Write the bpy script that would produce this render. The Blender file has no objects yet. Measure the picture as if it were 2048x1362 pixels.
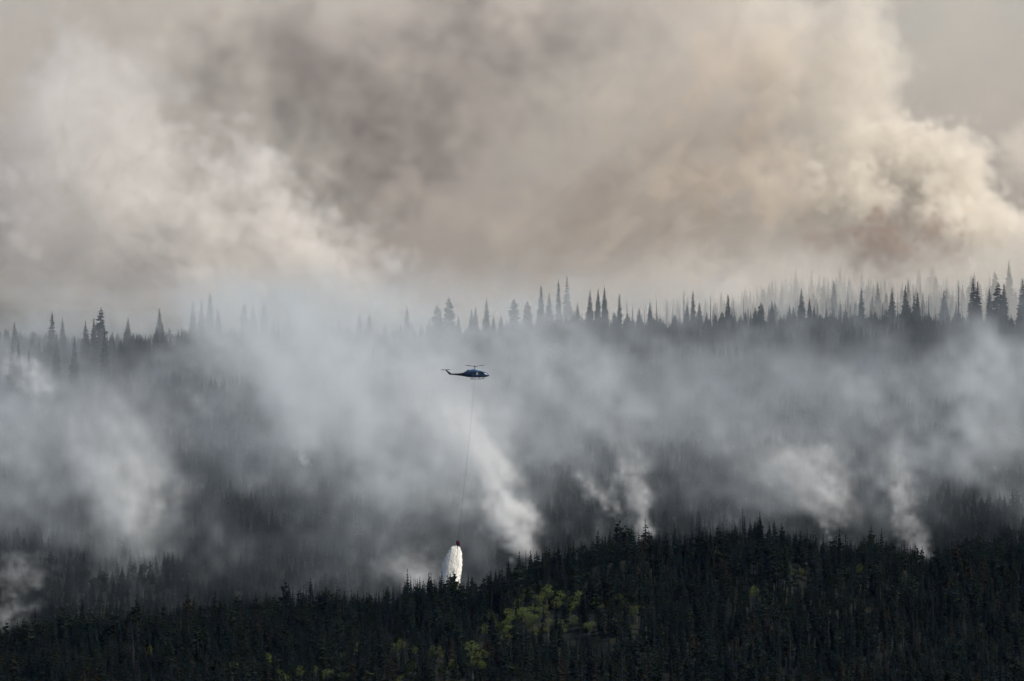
import bpy, bmesh, math, random
import numpy as np
from mathutils import Vector, Matrix, Quaternion

S = bpy.context.scene
COL = S.collection

# ------------------------------------------------------------------ camera, sky, sun, exposure
CZ = 160.0                       # camera height above the valley datum
F = 10500.0                      # focal length in pixels of a 2048 px wide frame
cam_data = bpy.data.cameras.new('camera')
cam = bpy.data.objects.new('camera', cam_data)
COL.objects.link(cam)
cam.location = (0, 0, CZ)
cam.rotation_euler = (math.pi / 2, 0, 0)
cam_data.sensor_width = 36
cam_data.lens = F / 2048 * 36
cam_data.clip_start = 1
cam_data.clip_end = 60000
S.camera = cam

SUN_AZ, SUN_EL = math.radians(106), math.radians(40)     # from the view axis towards the right
world = bpy.data.worlds.new('World')
S.world = world
world.use_nodes = True
bg = world.node_tree.nodes['Background']
sky = world.node_tree.nodes.new('ShaderNodeTexSky')
sky.sky_type = 'NISHITA'
sky.sun_disc = False
sky.sun_elevation = SUN_EL
sky.sun_rotation = SUN_AZ
sky.air_density = 1.0
sky.dust_density = 2.0
world.node_tree.links.new(sky.outputs[0], bg.inputs[0])
bg.inputs[1].default_value = 0.10
sun_dir = Vector((math.sin(SUN_AZ) * math.cos(SUN_EL), math.cos(SUN_AZ) * math.cos(SUN_EL), math.sin(SUN_EL)))
sun_data = bpy.data.lights.new('sun', 'SUN')
sun_data.energy = 5.0
sun_data.angle = math.radians(0.5)
sun_data.color = (1.0, 0.93, 0.82)
sun = bpy.data.objects.new('sun', sun_data)
COL.objects.link(sun)
sun.rotation_euler = sun_dir.to_track_quat('Z', 'Y').to_euler()
S.view_settings.view_transform = 'Standard'
S.view_settings.look = 'None'
S.view_settings.gamma = 1
S.view_settings.use_curve_mapping = False
S.view_settings.exposure = 0.27
S.cycles.volume_bounces = 3
S.cycles.max_bounces = 6
S.cycles.diffuse_bounces = 3
S.cycles.transparent_max_bounces = 12
S.cycles.volume_step_rate = 1.5
S.cycles.volume_max_steps = 600
S.cycles.use_adaptive_sampling = True
S.cycles.adaptive_threshold = 0.03
S.cycles.use_denoising = True

rng = np.random.default_rng(7)
R = random.Random(7)


def W(X, Y, d):
    """a point of the place: direction (X, Y) in the photograph, d metres away along the view axis"""
    return Vector(((X - 1024) / F * d, d, CZ + (681 - Y) / F * d))


# ------------------------------------------------------------------ materials
def mat(name, col, rough=0.8, spec=0.3, metal=0.0, var=None, bump=None, transl=0.0):
    m = bpy.data.materials.new(name)
    m.use_nodes = True
    nt = m.node_tree
    b = nt.nodes['Principled BSDF']
    b.inputs['Base Color'].default_value = (*col, 1)
    b.inputs['Roughness'].default_value = rough
    b.inputs['Specular IOR Level'].default_value = spec
    b.inputs['Metallic'].default_value = metal
    if var:
        # grain: (noise scale, second colour)
        tc = nt.nodes.new('ShaderNodeTexCoord')
        n = nt.nodes.new('ShaderNodeTexNoise')
        n.inputs['Scale'].default_value = var[0]
        n.inputs['Detail'].default_value = 4
        nt.links.new(tc.outputs['Object'], n.inputs['Vector'])
        mx = nt.nodes.new('ShaderNodeMix')
        mx.data_type = 'RGBA'
        rp = nt.nodes.new('ShaderNodeMapRange')
        rp.inputs[1].default_value = 0.35
        rp.inputs[2].default_value = 0.65
        nt.links.new(n.outputs[0], rp.inputs[0])
        nt.links.new(rp.outputs[0], mx.inputs[0])
        mx.inputs[6].default_value = (*col, 1)
        mx.inputs[7].default_value = (*var[1], 1)
        out = mx.outputs[2]
        if len(var) > 2:
            # each individual a shade of its own
            oi = nt.nodes.new('ShaderNodeObjectInfo')
            hs = nt.nodes.new('ShaderNodeMapRange')
            hs.inputs[3].default_value = 1 - var[2]
            hs.inputs[4].default_value = 1 + var[2]
            nt.links.new(oi.outputs['Random'], hs.inputs[0])
            ml = nt.nodes.new('ShaderNodeVectorMath')
            ml.operation = 'SCALE'
            nt.links.new(out, ml.inputs[0])
            nt.links.new(hs.outputs[0], ml.inputs['Scale'])
            out = ml.outputs[0]
        nt.links.new(out, b.inputs['Base Color'])
        if transl:
            tr = nt.nodes.new('ShaderNodeBsdfTranslucent')
            nt.links.new(out, tr.inputs[0])
            ms = nt.nodes.new('ShaderNodeMixShader')
            ms.inputs[0].default_value = transl
            nt.links.new(b.outputs[0], ms.inputs[1])
            nt.links.new(tr.outputs[0], ms.inputs[2])
            nt.links.new(ms.outputs[0], nt.nodes['Material Output'].inputs['Surface'])
    return m


def smoke_mat(name, col, dens, g=0.0):
    m = bpy.data.materials.new(name)
    m.use_nodes = True
    nt = m.node_tree
    nt.nodes.clear()
    p = nt.nodes.new('ShaderNodeVolumePrincipled')
    p.inputs['Color'].default_value = (*col, 1)
    p.inputs['Density'].default_value = dens
    p.inputs['Anisotropy'].default_value = g
    o = nt.nodes.new('ShaderNodeOutputMaterial')
    nt.links.new(p.outputs[0], o.inputs['Volume'])
    return m


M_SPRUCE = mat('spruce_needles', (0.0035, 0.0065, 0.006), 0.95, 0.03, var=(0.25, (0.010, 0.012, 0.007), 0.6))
M_PINE = mat('pine_needles', (0.010, 0.013, 0.007), 0.95, 0.03, var=(0.7, (0.006, 0.009, 0.006), 0.4))
M_RUST = mat('dying_needles', (0.014, 0.011, 0.006), 0.95, 0.03, var=(0.8, (0.012, 0.009, 0.006), 0.4))
M_BARK = mat('bark', (0.014, 0.012, 0.010), 0.95, 0.05, var=(2.0, (0.008, 0.007, 0.006)))
M_CHAR = mat('charred_wood', (0.02, 0.019, 0.019), 0.95, 0.05, var=(1.5, (0.016, 0.015, 0.015)))
M_ASPEN = mat('aspen_leaves', (0.095, 0.115, 0.025), 0.7, 0.2, var=(0.5, (0.07, 0.09, 0.02), 0.35), transl=0.45)
M_ASPENBARK = mat('aspen_bark', (0.08, 0.08, 0.07), 0.8, 0.2, var=(1.5, (0.03, 0.03, 0.027)))
M_GROUND = mat('forest_floor', (0.008, 0.009, 0.007), 0.95, 0.1, var=(0.02, (0.013, 0.014, 0.009)))


# ------------------------------------------------------------------ helpers
def link(o, parent=None, **props):
    COL.objects.link(o)
    if parent is not None:
        o.parent = parent
    for k, v in props.items():
        o[k] = v
    return o


def mesh_obj(name, verts, faces, material, parent=None, smooth=False, **props):
    me = bpy.data.meshes.new(name)
    me.from_pydata([tuple(v) for v in verts], [], faces)
    me.materials.append(material)
    if smooth:
        me.polygons.foreach_set('use_smooth', [True] * len(me.polygons))
    me.update()
    return link(bpy.data.objects.new(name, me), parent, **props)


def tube(path, radii, n=6, cap=True):
    V, Fc = [], []
    path = [Vector(p) for p in path]
    for i, p in enumerate(path):
        t = (path[min(i + 1, len(path) - 1)] - path[max(i - 1, 0)]).normalized()
        a = t.orthogonal().normalized() if abs(t.z) < .95 else Vector((1, 0, 0))
        a = (a - t * a.dot(t)).normalized()
        b = t.cross(a)
        r = radii[i] if hasattr(radii, '__len__') else radii
        for k in range(n):
            w = 2 * math.pi * k / n
            V.append(p + (a * math.cos(w) + b * math.sin(w)) * r)
        if i:
            for k in range(n):
                q = (i - 1) * n
                Fc.append((q + k, q + (k + 1) % n, q + n + (k + 1) % n, q + n + k))
    if cap:
        Fc.append(tuple(range(n))[::-1])
        Fc.append(tuple(range(len(V) - n, len(V))))
    return V, Fc


def merge(*parts):
    V, Fc = [], []
    for v, f in parts:
        o = len(V)
        V += list(v)
        Fc += [tuple(i + o for i in q) for q in f]
    return V, Fc


# ------------------------------------------------------------------ terrain
SX = [-400, 0, 500, 900, 1200, 1600, 2048, 2450]
TOPX = [-400, 0, 200, 400, 600, 760, 860, 960, 1040, 1110, 1190, 1260, 1360, 1430, 1500, 1570, 1640, 1720, 1800, 1860, 1900, 1960, 2048, 2450]
TOPY = [1255, 1262, 1240, 1208, 1188, 1185, 1165, 1160, 1118, 1100, 1082, 1068, 1085, 1062, 1050, 1066, 1080, 1082, 1090, 1114, 1088, 1080, 1074, 1070]
TD = [1600, 1680, 1760, 1950, 1990, 2150, 2320, 2390, 2500, 2580, 2660, 2850, 3800]
TY = [
    [1275, 1270, 1262, 1245, 1205, 1200, 1200, 1200],
    [1165, 1155, 1135, 1155, 1150, 1140, 1135, 1135],
    [1100, 1090, 1055, 1085, 1085, 1075, 1065, 1065],
    [960, 960, 930, 945, 925, 890, 880, 880],
    [950, 945, 915, 930, 915, 895, 868, 868],
    [830, 830, 800, 800, 790, 795, 765, 765],
    [715, 712, 690, 690, 672, 668, 668, 668],
    [715, 708, 700, 700, 690, 678, 676, 676],
    [680, 678, 690, 700, 690, 636, 632, 632],
    [665, 660, 680, 690, 680, 606, 602, 602],
    [660, 655, 670, 690, 676, 614, 606, 606],
    [620, 620, 640, 650, 650, 600, 600, 600],
    [560, 570, 600, 610, 610, 590, 590, 590],
]


def ground_rel(x, y):
    """ground height relative to the camera (numpy arrays)"""
    x = np.asarray(x, float)
    y = np.asarray(y, float)
    x, y = np.broadcast_arrays(x, y)
    d = np.maximum(y, 900.0)
    X = 1024 + x / np.minimum(np.maximum(d, 1380), 3000) * F
    X = np.clip(X, -400, 2450)
    tops = np.interp(X, TOPX, TOPY)
    dd = [900, 1200, 1370, 1500, 1522, 1550] + TD
    zz = [np.full(X.shape, -128.0), np.full(X.shape, -118.0)]
    zz.append((681 - (1418 + 0 * X)) / F * 1370)
    crest = (681 - (tops + 50)) / F * 1500
    zz.append(crest)
    zz.append(crest - 2.0)
    zz.append(np.minimum(crest - 9.0, -74))
    for D, row in zip(TD, TY):
        zz.append((681 - np.interp(X, SX, row)) / F * D)
    Z = np.stack(zz)
    out = np.zeros(X.shape)
    idx = np.clip(np.searchsorted(dd, d, side='right') - 1, 0, len(dd) - 2)
    dd = np.array(dd, float)
    t = np.clip((d - dd[idx]) / (dd[idx + 1] - dd[idx]), 0, 1)
    flat = idx.ravel()
    Zf = Z.reshape(len(dd), -1)
    ar = np.arange(flat.size)
    a = Zf[flat, ar].reshape(X.shape)
    b = Zf[flat + 1, ar].reshape(X.shape)
    out = a * (1 - t) + b * t
    # bumps of the ground
    out = out + 0.9 * np.sin(x / 19.0 + y / 31.0) * np.sin(y / 23.0 - x / 41.0) + 0.5 * np.sin(x / 7.3 + 1.3) * np.sin(y / 8.9)
    far = np.clip((y - 3800) / 2500, 0, 1)
    out = out * (1 - far) + (-40) * far
    return out


def ground_z(x, y):
    return CZ + ground_rel(x, y)


xs = np.concatenate([[-20000, -8000, -3000, -1400, -900, -650], np.arange(-500, 501, 5.0), [650, 900, 1400, 3000, 8000, 20000]])
ys = np.concatenate([[-3000, -1000, 0, 500, 900, 1100, 1250], np.arange(1340, 2700, 5.0), np.arange(2700, 3900, 25.0), [4200, 4700, 5300, 6300, 9000, 15000, 26000]])
gx, gy = np.meshgrid(xs, ys)
gz = ground_z(gx, gy)
nxg, nyg = len(xs), len(ys)
verts = np.stack([gx.ravel(), gy.ravel(), gz.ravel()], 1)
ii = (np.arange(nyg - 1)[:, None] * nxg + np.arange(nxg - 1)[None, :]).ravel()
faces = np.stack([ii, ii + 1, ii + nxg + 1, ii + nxg], 1)
gme = bpy.data.meshes.new('ground')
gme.from_pydata(verts.tolist(), [], faces.tolist())
gme.materials.append(M_GROUND)
gme.polygons.foreach_set('use_smooth', [True] * len(gme.polygons))
link(bpy.data.objects.new('ground', gme), kind='structure')

# ------------------------------------------------------------------ smoke grids
def fbm(shape, beta, seed, cut=0.0, along=None, stretch=1.0):
    r = np.random.default_rng(seed)
    f = np.fft.rfftn(r.standard_normal(shape, dtype=np.float32))
    kx, ky, kz = np.fft.fftfreq(shape[0]), np.fft.fftfreq(shape[1]), np.fft.rfftfreq(shape[2])
    k2 = kx[:, None, None] ** 2 + ky[None, :, None] ** 2 + kz[None, None, :] ** 2
    if along is not None:
        # wisps drawn out along one direction
        v = np.array(along, float) / np.linalg.norm(along)
        kp = kx[:, None, None] * v[0] + ky[None, :, None] * v[1] + kz[None, None, :] * v[2]
        k2 = k2 + (stretch ** 2 - 1) * kp ** 2
    k = np.sqrt(k2).astype(np.float32)
    k[0, 0, 0] = 1
    f *= (k ** 2 + cut ** 2) ** (-beta / 4)
    f[0, 0, 0] = 0
    n = np.fft.irfftn(f, shape, axes=(0, 1, 2)).astype(np.float32)
    return n / n.std()


class Smoke:
    """a voxel box in the place, filled with puffs and ribbons of smoke, then linked as one volume"""

    def __init__(self, lo, hi, vox, seed, warp=0.0, warp2=0.0, size=60.0, size2=None):
        self.lo = np.array(lo, float)
        self.vox = vox
        self.n = [int(round((b - a) / vox)) + 1 for a, b in zip(lo, hi)]
        self.D = np.zeros(self.n, np.float32)
        self.ax = [(lo[k] + vox * np.arange(self.n[k])).astype(np.float32) for k in range(3)]
        self.P = []
        for k in range(3):
            sh = [1, 1, 1]
            sh[k] = -1
            p = self.ax[k].reshape(sh) + np.zeros(self.n, np.float32)
            if warp:
                p = p + warp * fbm(self.n, 3.6, seed + 11 * k, cut=vox / size)
            if warp2:
                p = p + warp2 * fbm(self.n, 3.0, seed + 11 * k + 5, cut=vox / (size2 or size / 4))
            self.P.append(p)
        self.seed = seed
        self.margin = 3 * warp + 3 * warp2

    def _win(self, lo, hi):
        s = []
        for k in range(3):
            a = int(np.floor((lo[k] - self.margin - self.lo[k]) / self.vox))
            b = int(np.ceil((hi[k] + self.margin - self.lo[k]) / self.vox)) + 1
            a, b = max(a, 0), min(b, self.n[k])
            if b <= a:
                return None
            s.append(slice(a, b))
        return tuple(s)

    def puff(self, c, r, amp=1.0, soft=0.35, mode='max', ry=1.0, rz=1.0):
        rr = np.array([r, r * ry, r * rz])
        w = self._win(np.array(c) - rr, np.array(c) + rr)
        if w is None:
            return
        q = ((self.P[0][w] - c[0]) / rr[0]) ** 2 + ((self.P[1][w] - c[1]) / rr[1]) ** 2 + ((self.P[2][w] - c[2]) / rr[2]) ** 2
        v = np.clip((1 - np.sqrt(q)) / soft, 0, 1)
        v = v * v * (3 - 2 * v) * amp
        if mode == 'max':
            self.D[w] = np.maximum(self.D[w], v)
        elif mode == 'add':
            self.D[w] += v
        else:
            self.D[w] *= 1 - np.clip(v, 0, 1)

    def px(self, X, Y, r, d, amp=1.0, soft=0.35, mode='max', ry=1.0, rz=1.0):
        self.puff(W(X, Y, d), r / F * d, amp, soft, mode, ry, rz)

    def billow(self, X, Y, r, d, amp=1.0, soft=0.3, ry=1.0, seed=0, kids=16, levels=2, up=0.0):
        rr = np.random.default_rng(self.seed * 31 + seed)

        def rec(c, rad, lv):
            self.puff(c, rad, amp, soft, 'max', ry if lv == levels else 1.0)
            if lv == 0:
                return
            for _ in range(kids if lv == levels else kids // 2):
                v = rr.standard_normal(3)
                v[2] += up
                v /= np.linalg.norm(v)
                k = rr.uniform(0.3, 0.52)
                rec(np.array(c) + v * rad * np.array([1, ry if lv == levels else 1, 1]) * rr.uniform(0.62, 0.88), rad * k, lv - 1)
        rec(np.array(W(X, Y, d)), r / F * d, levels)

    def ribbon(self, pts, amp=1.0, soft=1.0, mode='add', ry=1.0):
        """pts: (X, Y, r_px, d, strength) from the base up"""
        P = [(np.array(W(X, Y, d)), r / F * d, s) for X, Y, r, d, s in pts]
        out = np.zeros(self.n, np.float32)
        for (a, ra, sa), (b, rb, sb) in zip(P, P[1:]):
            m = max(ra, rb) * 2.2 * max(1, ry)
            w = self._win(np.minimum(a, b) - m, np.maximum(a, b) + m)
            if w is None:
                continue
            ab = b - a
            L2 = float(ab @ ab)
            q = [self.P[k][w] - a[k] for k in range(3)]
            t = np.clip((q[0] * ab[0] + q[1] * ab[1] + q[2] * ab[2]) / L2, 0, 1)
            rad = ra + (rb - ra) * t
            g = sum(((q[k] - ab[k] * t) / (ry if k == 1 else 1)) ** 2 for k in range(3)) / rad ** 2
            v = np.exp(-g * 1.2) * (sa + (sb - sa) * t)
            out[w] = np.maximum(out[w], v)
        if mode == 'add':
            self.D += out * amp
        else:
            self.D = np.maximum(self.D, out * amp)

    def build(self, name, material, cut=0.004, fade=4, **props):
        D = self.D
        # fade to nothing at the side faces so that no face of the box shows
        for k in (0, 1, 2):
            n = self.n[k]
            e = np.minimum(np.arange(n), np.arange(n)[::-1]) / float(fade)
            sh = [1, 1, 1]
            sh[k] = -1
            D = D * np.clip(e, 0, 1).reshape(sh).astype(np.float32)
        D = np.where(D < cut, 0, D).astype(np.float32)
        nx, ny, nz = self.n
        me = bpy.data.meshes.new(name)
        me.vertices.add(D.size)
        at = me.attributes.new('dens', 'FLOAT', 'POINT')
        at.data.foreach_set('value', np.ascontiguousarray(D.transpose(2, 1, 0)).ravel())
        samples = bpy.data.objects.new(name + '_samples', me)
        vol = bpy.data.volumes.new(name)
        vol.materials.append(material)
        o = link(bpy.data.objects.new(name, vol), **props)
        g = bpy.data.node_groups.new('smoke_grid', 'GeometryNodeTree')
        g.interface.new_socket('Geometry', in_out='INPUT', socket_type='NodeSocketGeometry')
        g.interface.new_socket('Geometry', in_out='OUTPUT', socket_type='NodeSocketGeometry')
        N, Lk = g.nodes.new, g.links.new
        gi, go, pos = N('NodeGroupInput'), N('NodeGroupOutput'), N('GeometryNodeInputPosition')
        s1 = N('ShaderNodeVectorMath'); s1.operation = 'SUBTRACT'
        Lk(pos.outputs[0], s1.inputs[0]); s1.inputs[1].default_value = self.lo
        s2 = N('ShaderNodeVectorMath'); s2.operation = 'MULTIPLY_ADD'
        Lk(s1.outputs[0], s2.inputs[0]); s2.inputs[1].default_value = (1 / self.vox,) * 3; s2.inputs[2].default_value = (.5,) * 3
        s3 = N('ShaderNodeVectorMath'); s3.operation = 'FLOOR'; Lk(s2.outputs[0], s3.inputs[0])
        s4 = N('ShaderNodeSeparateXYZ'); Lk(s3.outputs[0], s4.inputs[0])
        fi = []
        for k in range(3):
            f = N('FunctionNodeFloatToInt'); Lk(s4.outputs[k], f.inputs[0]); fi.append(f.outputs[0])

        def mad(a, b, c):
            m = N('FunctionNodeIntegerMath'); m.operation = 'MULTIPLY_ADD'
            Lk(a, m.inputs[0]); m.inputs[1].default_value = b; Lk(c, m.inputs[2])
            return m.outputs[0]
        t = mad(mad(fi[2], ny, fi[1]), nx, fi[0])
        an = N('GeometryNodeInputNamedAttribute'); an.data_type = 'FLOAT'; an.inputs[0].default_value = 'dens'
        si = N('GeometryNodeSampleIndex'); si.data_type = 'FLOAT'; si.domain = 'POINT'
        oi = N('GeometryNodeObjectInfo'); oi.inputs['Object'].default_value = samples
        Lk(oi.outputs['Geometry'], si.inputs[0]); Lk(an.outputs[0], si.inputs[1]); Lk(t, si.inputs['Index'])
        vc = N('GeometryNodeVolumeCube'); Lk(si.outputs[0], vc.inputs['Density'])
        vc.inputs['Min'].default_value = self.lo
        vc.inputs['Max'].default_value = self.lo + self.vox * (np.array(self.n) - 1)
        for k, r in zip('XYZ', self.n):
            vc.inputs['Resolution ' + k].default_value = r
        sm = N('GeometryNodeSetMaterial'); Lk(vc.outputs[0], sm.inputs[0]); sm.inputs['Material'].default_value = material
        Lk(sm.outputs[0], go.inputs[0])
        md = o.modifiers.new('smoke_grid', 'NODES'); md.node_group = g
        return o


#SMOKE#
def zr(Y, d):
    return CZ + (681 - Y) / F * d


# 1. the wide bank of old smoke filling the sky behind the ridge
b = Smoke((-420, 2640, CZ - 20), (520, 3340, CZ + 340), 5.0, 3, warp=22, warp2=5, size=150, size2=40)
n1 = fbm(b.n, 4.0, 40, cut=5 / 220.)
n2 = fbm(b.n, 3.6, 41, cut=5 / 60.)
b.D += np.clip(0.42 + 0.24 * n1 + 0.10 * n2, 0.05, 2)
yy = b.P[1]
b.D *= np.clip((yy - 2740) / 260, 0.0, 1)
b.D *= np.clip(1.25 - 0.5 * (b.P[2] - CZ) / 200, 0.6, 1.3)
b.build('smoke_bank', smoke_mat('old_smoke', (0.90, 0.84, 0.775), 0.013, 0.3), kind='stuff',
        label='wide bank of grey and tan drifting smoke filling the sky behind the far ridge', category='smoke')

# brownish dark smoke before the bank, upper middle, its colour partly painting shadow
b = Smoke((-260, 2600, CZ + 40), (140, 2760, CZ + 215), 4.0, 23, warp=16, warp2=4, size=80, size2=20)
nd = fbm(b.n, 3.9, 91, cut=4 / 110., along=(-.7, 0, .6), stretch=2.0)
for X, Y, r_, a in [(620, 140, 230, .8), (800, 260, 180, 1), (960, 120, 190, .8), (480, 60, 150, .5), (700, 360, 120, .9), (760, 450, 90, .6), (1150, 80, 170, .6), (1080, 260, 130, .5), (330, 150, 120, .35), (1300, 300, 80, .3), (880, 30, 160, .6), (200, 20, 160, .25)]:
    b.px(X, Y, r_, 2680, a, 1.0, 'add', ry=1.0, rz=.75)
b.D *= np.clip(np.exp(0.4 * nd - 0.1), 0, 3)
b.build('dark_smoke', smoke_mat('dark_smoke', (0.375, 0.34, 0.325), 0.034, 0.2), kind='stuff',
        label='darker purple grey smoke across the upper middle of the sky', category='smoke')

# 2. lit billow at the left, leaning down to the ridge
b = Smoke((-300, 2400, CZ - 10), (20, 2640, CZ + 170), 2.5, 5, warp=8, warp2=1.3, size=45, size2=14)
for i, (X, Y, r) in enumerate([(180, 250, 190), (60, 380, 170), (280, 430, 170), (500, 370, 80), (560, 350, 45), (600, 415, 65), (635, 460, 55), (540, 500, 115), (670, 520, 75), (740, 545, 60), (770, 570, 50),
                               (620, 580, 100), (410, 520, 150), (805, 600, 52), (250, 560, 120), (440, 330, 60), (90, 560, 90)]):
    b.billow(X, Y, r, 2520, 1.0 if X > 350 else 0.45, 0.5, ry=1.0, seed=i, kids=12, levels=2)
m = fbm(b.n, 3.4, 50, cut=2.5 / 40.)
b.D *= np.clip(np.exp(0.45 * m - 0.1), 0, 3)
b.build('smoke_cloud', smoke_mat('grey_smoke', (0.98, 0.95, 0.915), 0.046, 0.3), kind='stuff',
        label='pale billowing smoke leaning down to the far ridge at the left', category='smoke')

# 3. the tall lit cumulus of smoke at the right
b = Smoke((20, 2640, CZ - 5), (340, 2860, CZ + 215), 2.2, 9, warp=4.0, warp2=0.9, size=30, size2=8)
for i, (X, Y, r, d, a) in enumerate([
        (1540, 40, 80, 2740, .3), (1600, 120, 110, 2740, .3), (1700, 70, 95, 2740, .4), (1755, 120, 78, 2730, .5), (1700, 190, 95, 2730, .45), (1570, 250, 100, 2740, .3), (1650, 300, 110, 2730, .4), (1740, 290, 60, 2720, .7),
        (1870, 350, 95, 2720, 1.2), (1925, 345, 62, 2710, 1.2), (1800, 310, 60, 2720, 1), (1700, 370, 58, 2700, 1.1), (1640, 385, 50, 2700, 1), (1735, 410, 60, 2700, 1.1),
        (1890, 450, 90, 2700, 1.2), (1985, 440, 70, 2700, 1.1), (2050, 510, 85, 2700, 1.1), (1840, 480, 70, 2700, 1), (1960, 520, 70, 2690, .9), (1780, 520, 70, 2710, .8),
        (1620, 480, 80, 2720, .5), (1500, 480, 90, 2740, .4), (1390, 560, 70, 2700, .5), (1440, 590, 40, 2680, .6), (2040, 320, 50, 2780, .6)]):
    b.billow(X, Y, r, d, a, 0.32, ry=1.0, seed=i, kids=16, levels=2, up=0.4)
m = fbm(b.n, 3.4, 60, cut=2.2 / 30.)
b.D *= np.clip(0.9 + 0.15 * m, 0.2, 2)
b.build('smoke_cloud', smoke_mat('cream_smoke', (0.995, 0.95, 0.875), 0.085, 0.3), kind='stuff',
        label='tall cream billowing smoke column rising behind the ridge at the right', category='smoke')

# 3b. tan smoke spreading left from that column
b = Smoke((-40, 2590, CZ + 0), (250, 2860, CZ + 215), 3.0, 45, warp=10, warp2=2.5, size=55, size2=14)
for i, (X, Y, r, d, a) in enumerate([(1490, 180, 140, 2740, .8), (1440, 320, 150, 2740, .9), (1320, 250, 140, 2760, .6), (1240, 400, 150, 2760, .7), (1350, 440, 130, 2720, .8),
                                     (1120, 430, 120, 2760, .5), (1050, 490, 100, 2740, .5), (1560, 400, 110, 2700, .7), (1450, 80, 120, 2770, .5), (1200, 540, 90, 2720, .5)]):
    b.billow(X, Y, r, d, a, 0.7, ry=1.0, seed=i, kids=10, levels=1)
m = fbm(b.n, 3.6, 61, cut=3 / 50.)
b.D *= np.clip(0.85 + 0.3 * m, 0.1, 2)
b.build('smoke_cloud', smoke_mat('tan_smoke', (0.97, 0.865, 0.74), 0.026, 0.2), kind='stuff',
        label='tan smoke spreading left from the tall cream column', category='smoke')

# 4. brown smoke below that column, its dark colour painting the shade under the puffs
b = Smoke((120, 2560, CZ + 10), (330, 2680, CZ + 110), 2.5, 13, warp=5, warp2=2, size=30, size2=9)
for i, (X, Y, r, a) in enumerate([(1750, 480, 50, 1), (1795, 505, 45, 1), (1860, 450, 38, .7), (1700, 490, 40, .4), (1870, 520, 50, .5), (1640, 480, 50, .25)]):
    b.billow(X, Y, r, 2600, a, 0.8, seed=i, kids=10, levels=1)
b.build('smoke_cloud', smoke_mat('brown_shade_smoke', (0.44, 0.335, 0.27), 0.2, 0.2), kind='stuff',
        label='brown smoke with shade in its colour at the foot of the tall cream column', category='smoke')

# 5. veil of smoke over the wooded slope between the near crest and the far ridge
b = Smoke((-245, 1540, CZ - 96), (260, 2460, CZ + 34), 4.0, 17, warp=14, warp2=4, size=90, size2=22)
m1 = fbm(b.n, 4.0, 70, cut=4 / 150.)
m2 = fbm(b.n, 3.4, 71, cut=4 / 40., along=(-.62, 0, .78), stretch=2.5)
zrel = b.P[2] - ground_z(b.ax[0][:, None], b.ax[1][None, :])[:, :, None].astype(np.float32)
low = np.clip(1.15 - zrel / (45 - 27 * np.clip((b.P[1] - 1950) / 300, 0, 1)), 0, 1)
b.D += low * np.clip(0.088 + 0.045 * m1 + 0.02 * m2, 0.02, 1) * np.clip((b.P[1] - 1600) / 380, 0.05 + 0.30 * np.clip(-b.P[0] / 60 + .4, 0, 1), 1)
for X, Y, r, d, a, rz in [(290, 760, 150, 2080, .8, .8), (480, 930, 130, 1830, .8, .6), (1740, 690, 190, 2230, .85, .7), (1900, 640, 100, 2300, .6, .5), (100, 760, 120, 2100, .2, .7), (1450, 930, 160, 1830, .5, .4),
                          (560, 1020, 160, 1740, .5, .5), (1120, 1000, 120, 1720, .4, .5)]:
    b.px(X, Y, r, d, a, 0.9, 'cut', ry=2.0, rz=rz)
for X, Y, r_, d, a in [(60, 690, 110, 2240, .35), (230, 680, 100, 2240, .3), (370, 670, 90, 2240, .3)]:
    b.px(X, Y, r_, d, a, 1.0, 'add', rz=.5)
b.D *= np.clip(np.exp(0.45 * m2 - 0.1), 0.1, 3)
b.D[zrel < -6] = 0
b.build('smoke_veil', smoke_mat('valley_smoke', (0.635, 0.695, 0.735), 0.032, 0.3), kind='stuff',
        label='veil of blue grey smoke drifting over the wooded slope', category='smoke')

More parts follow.
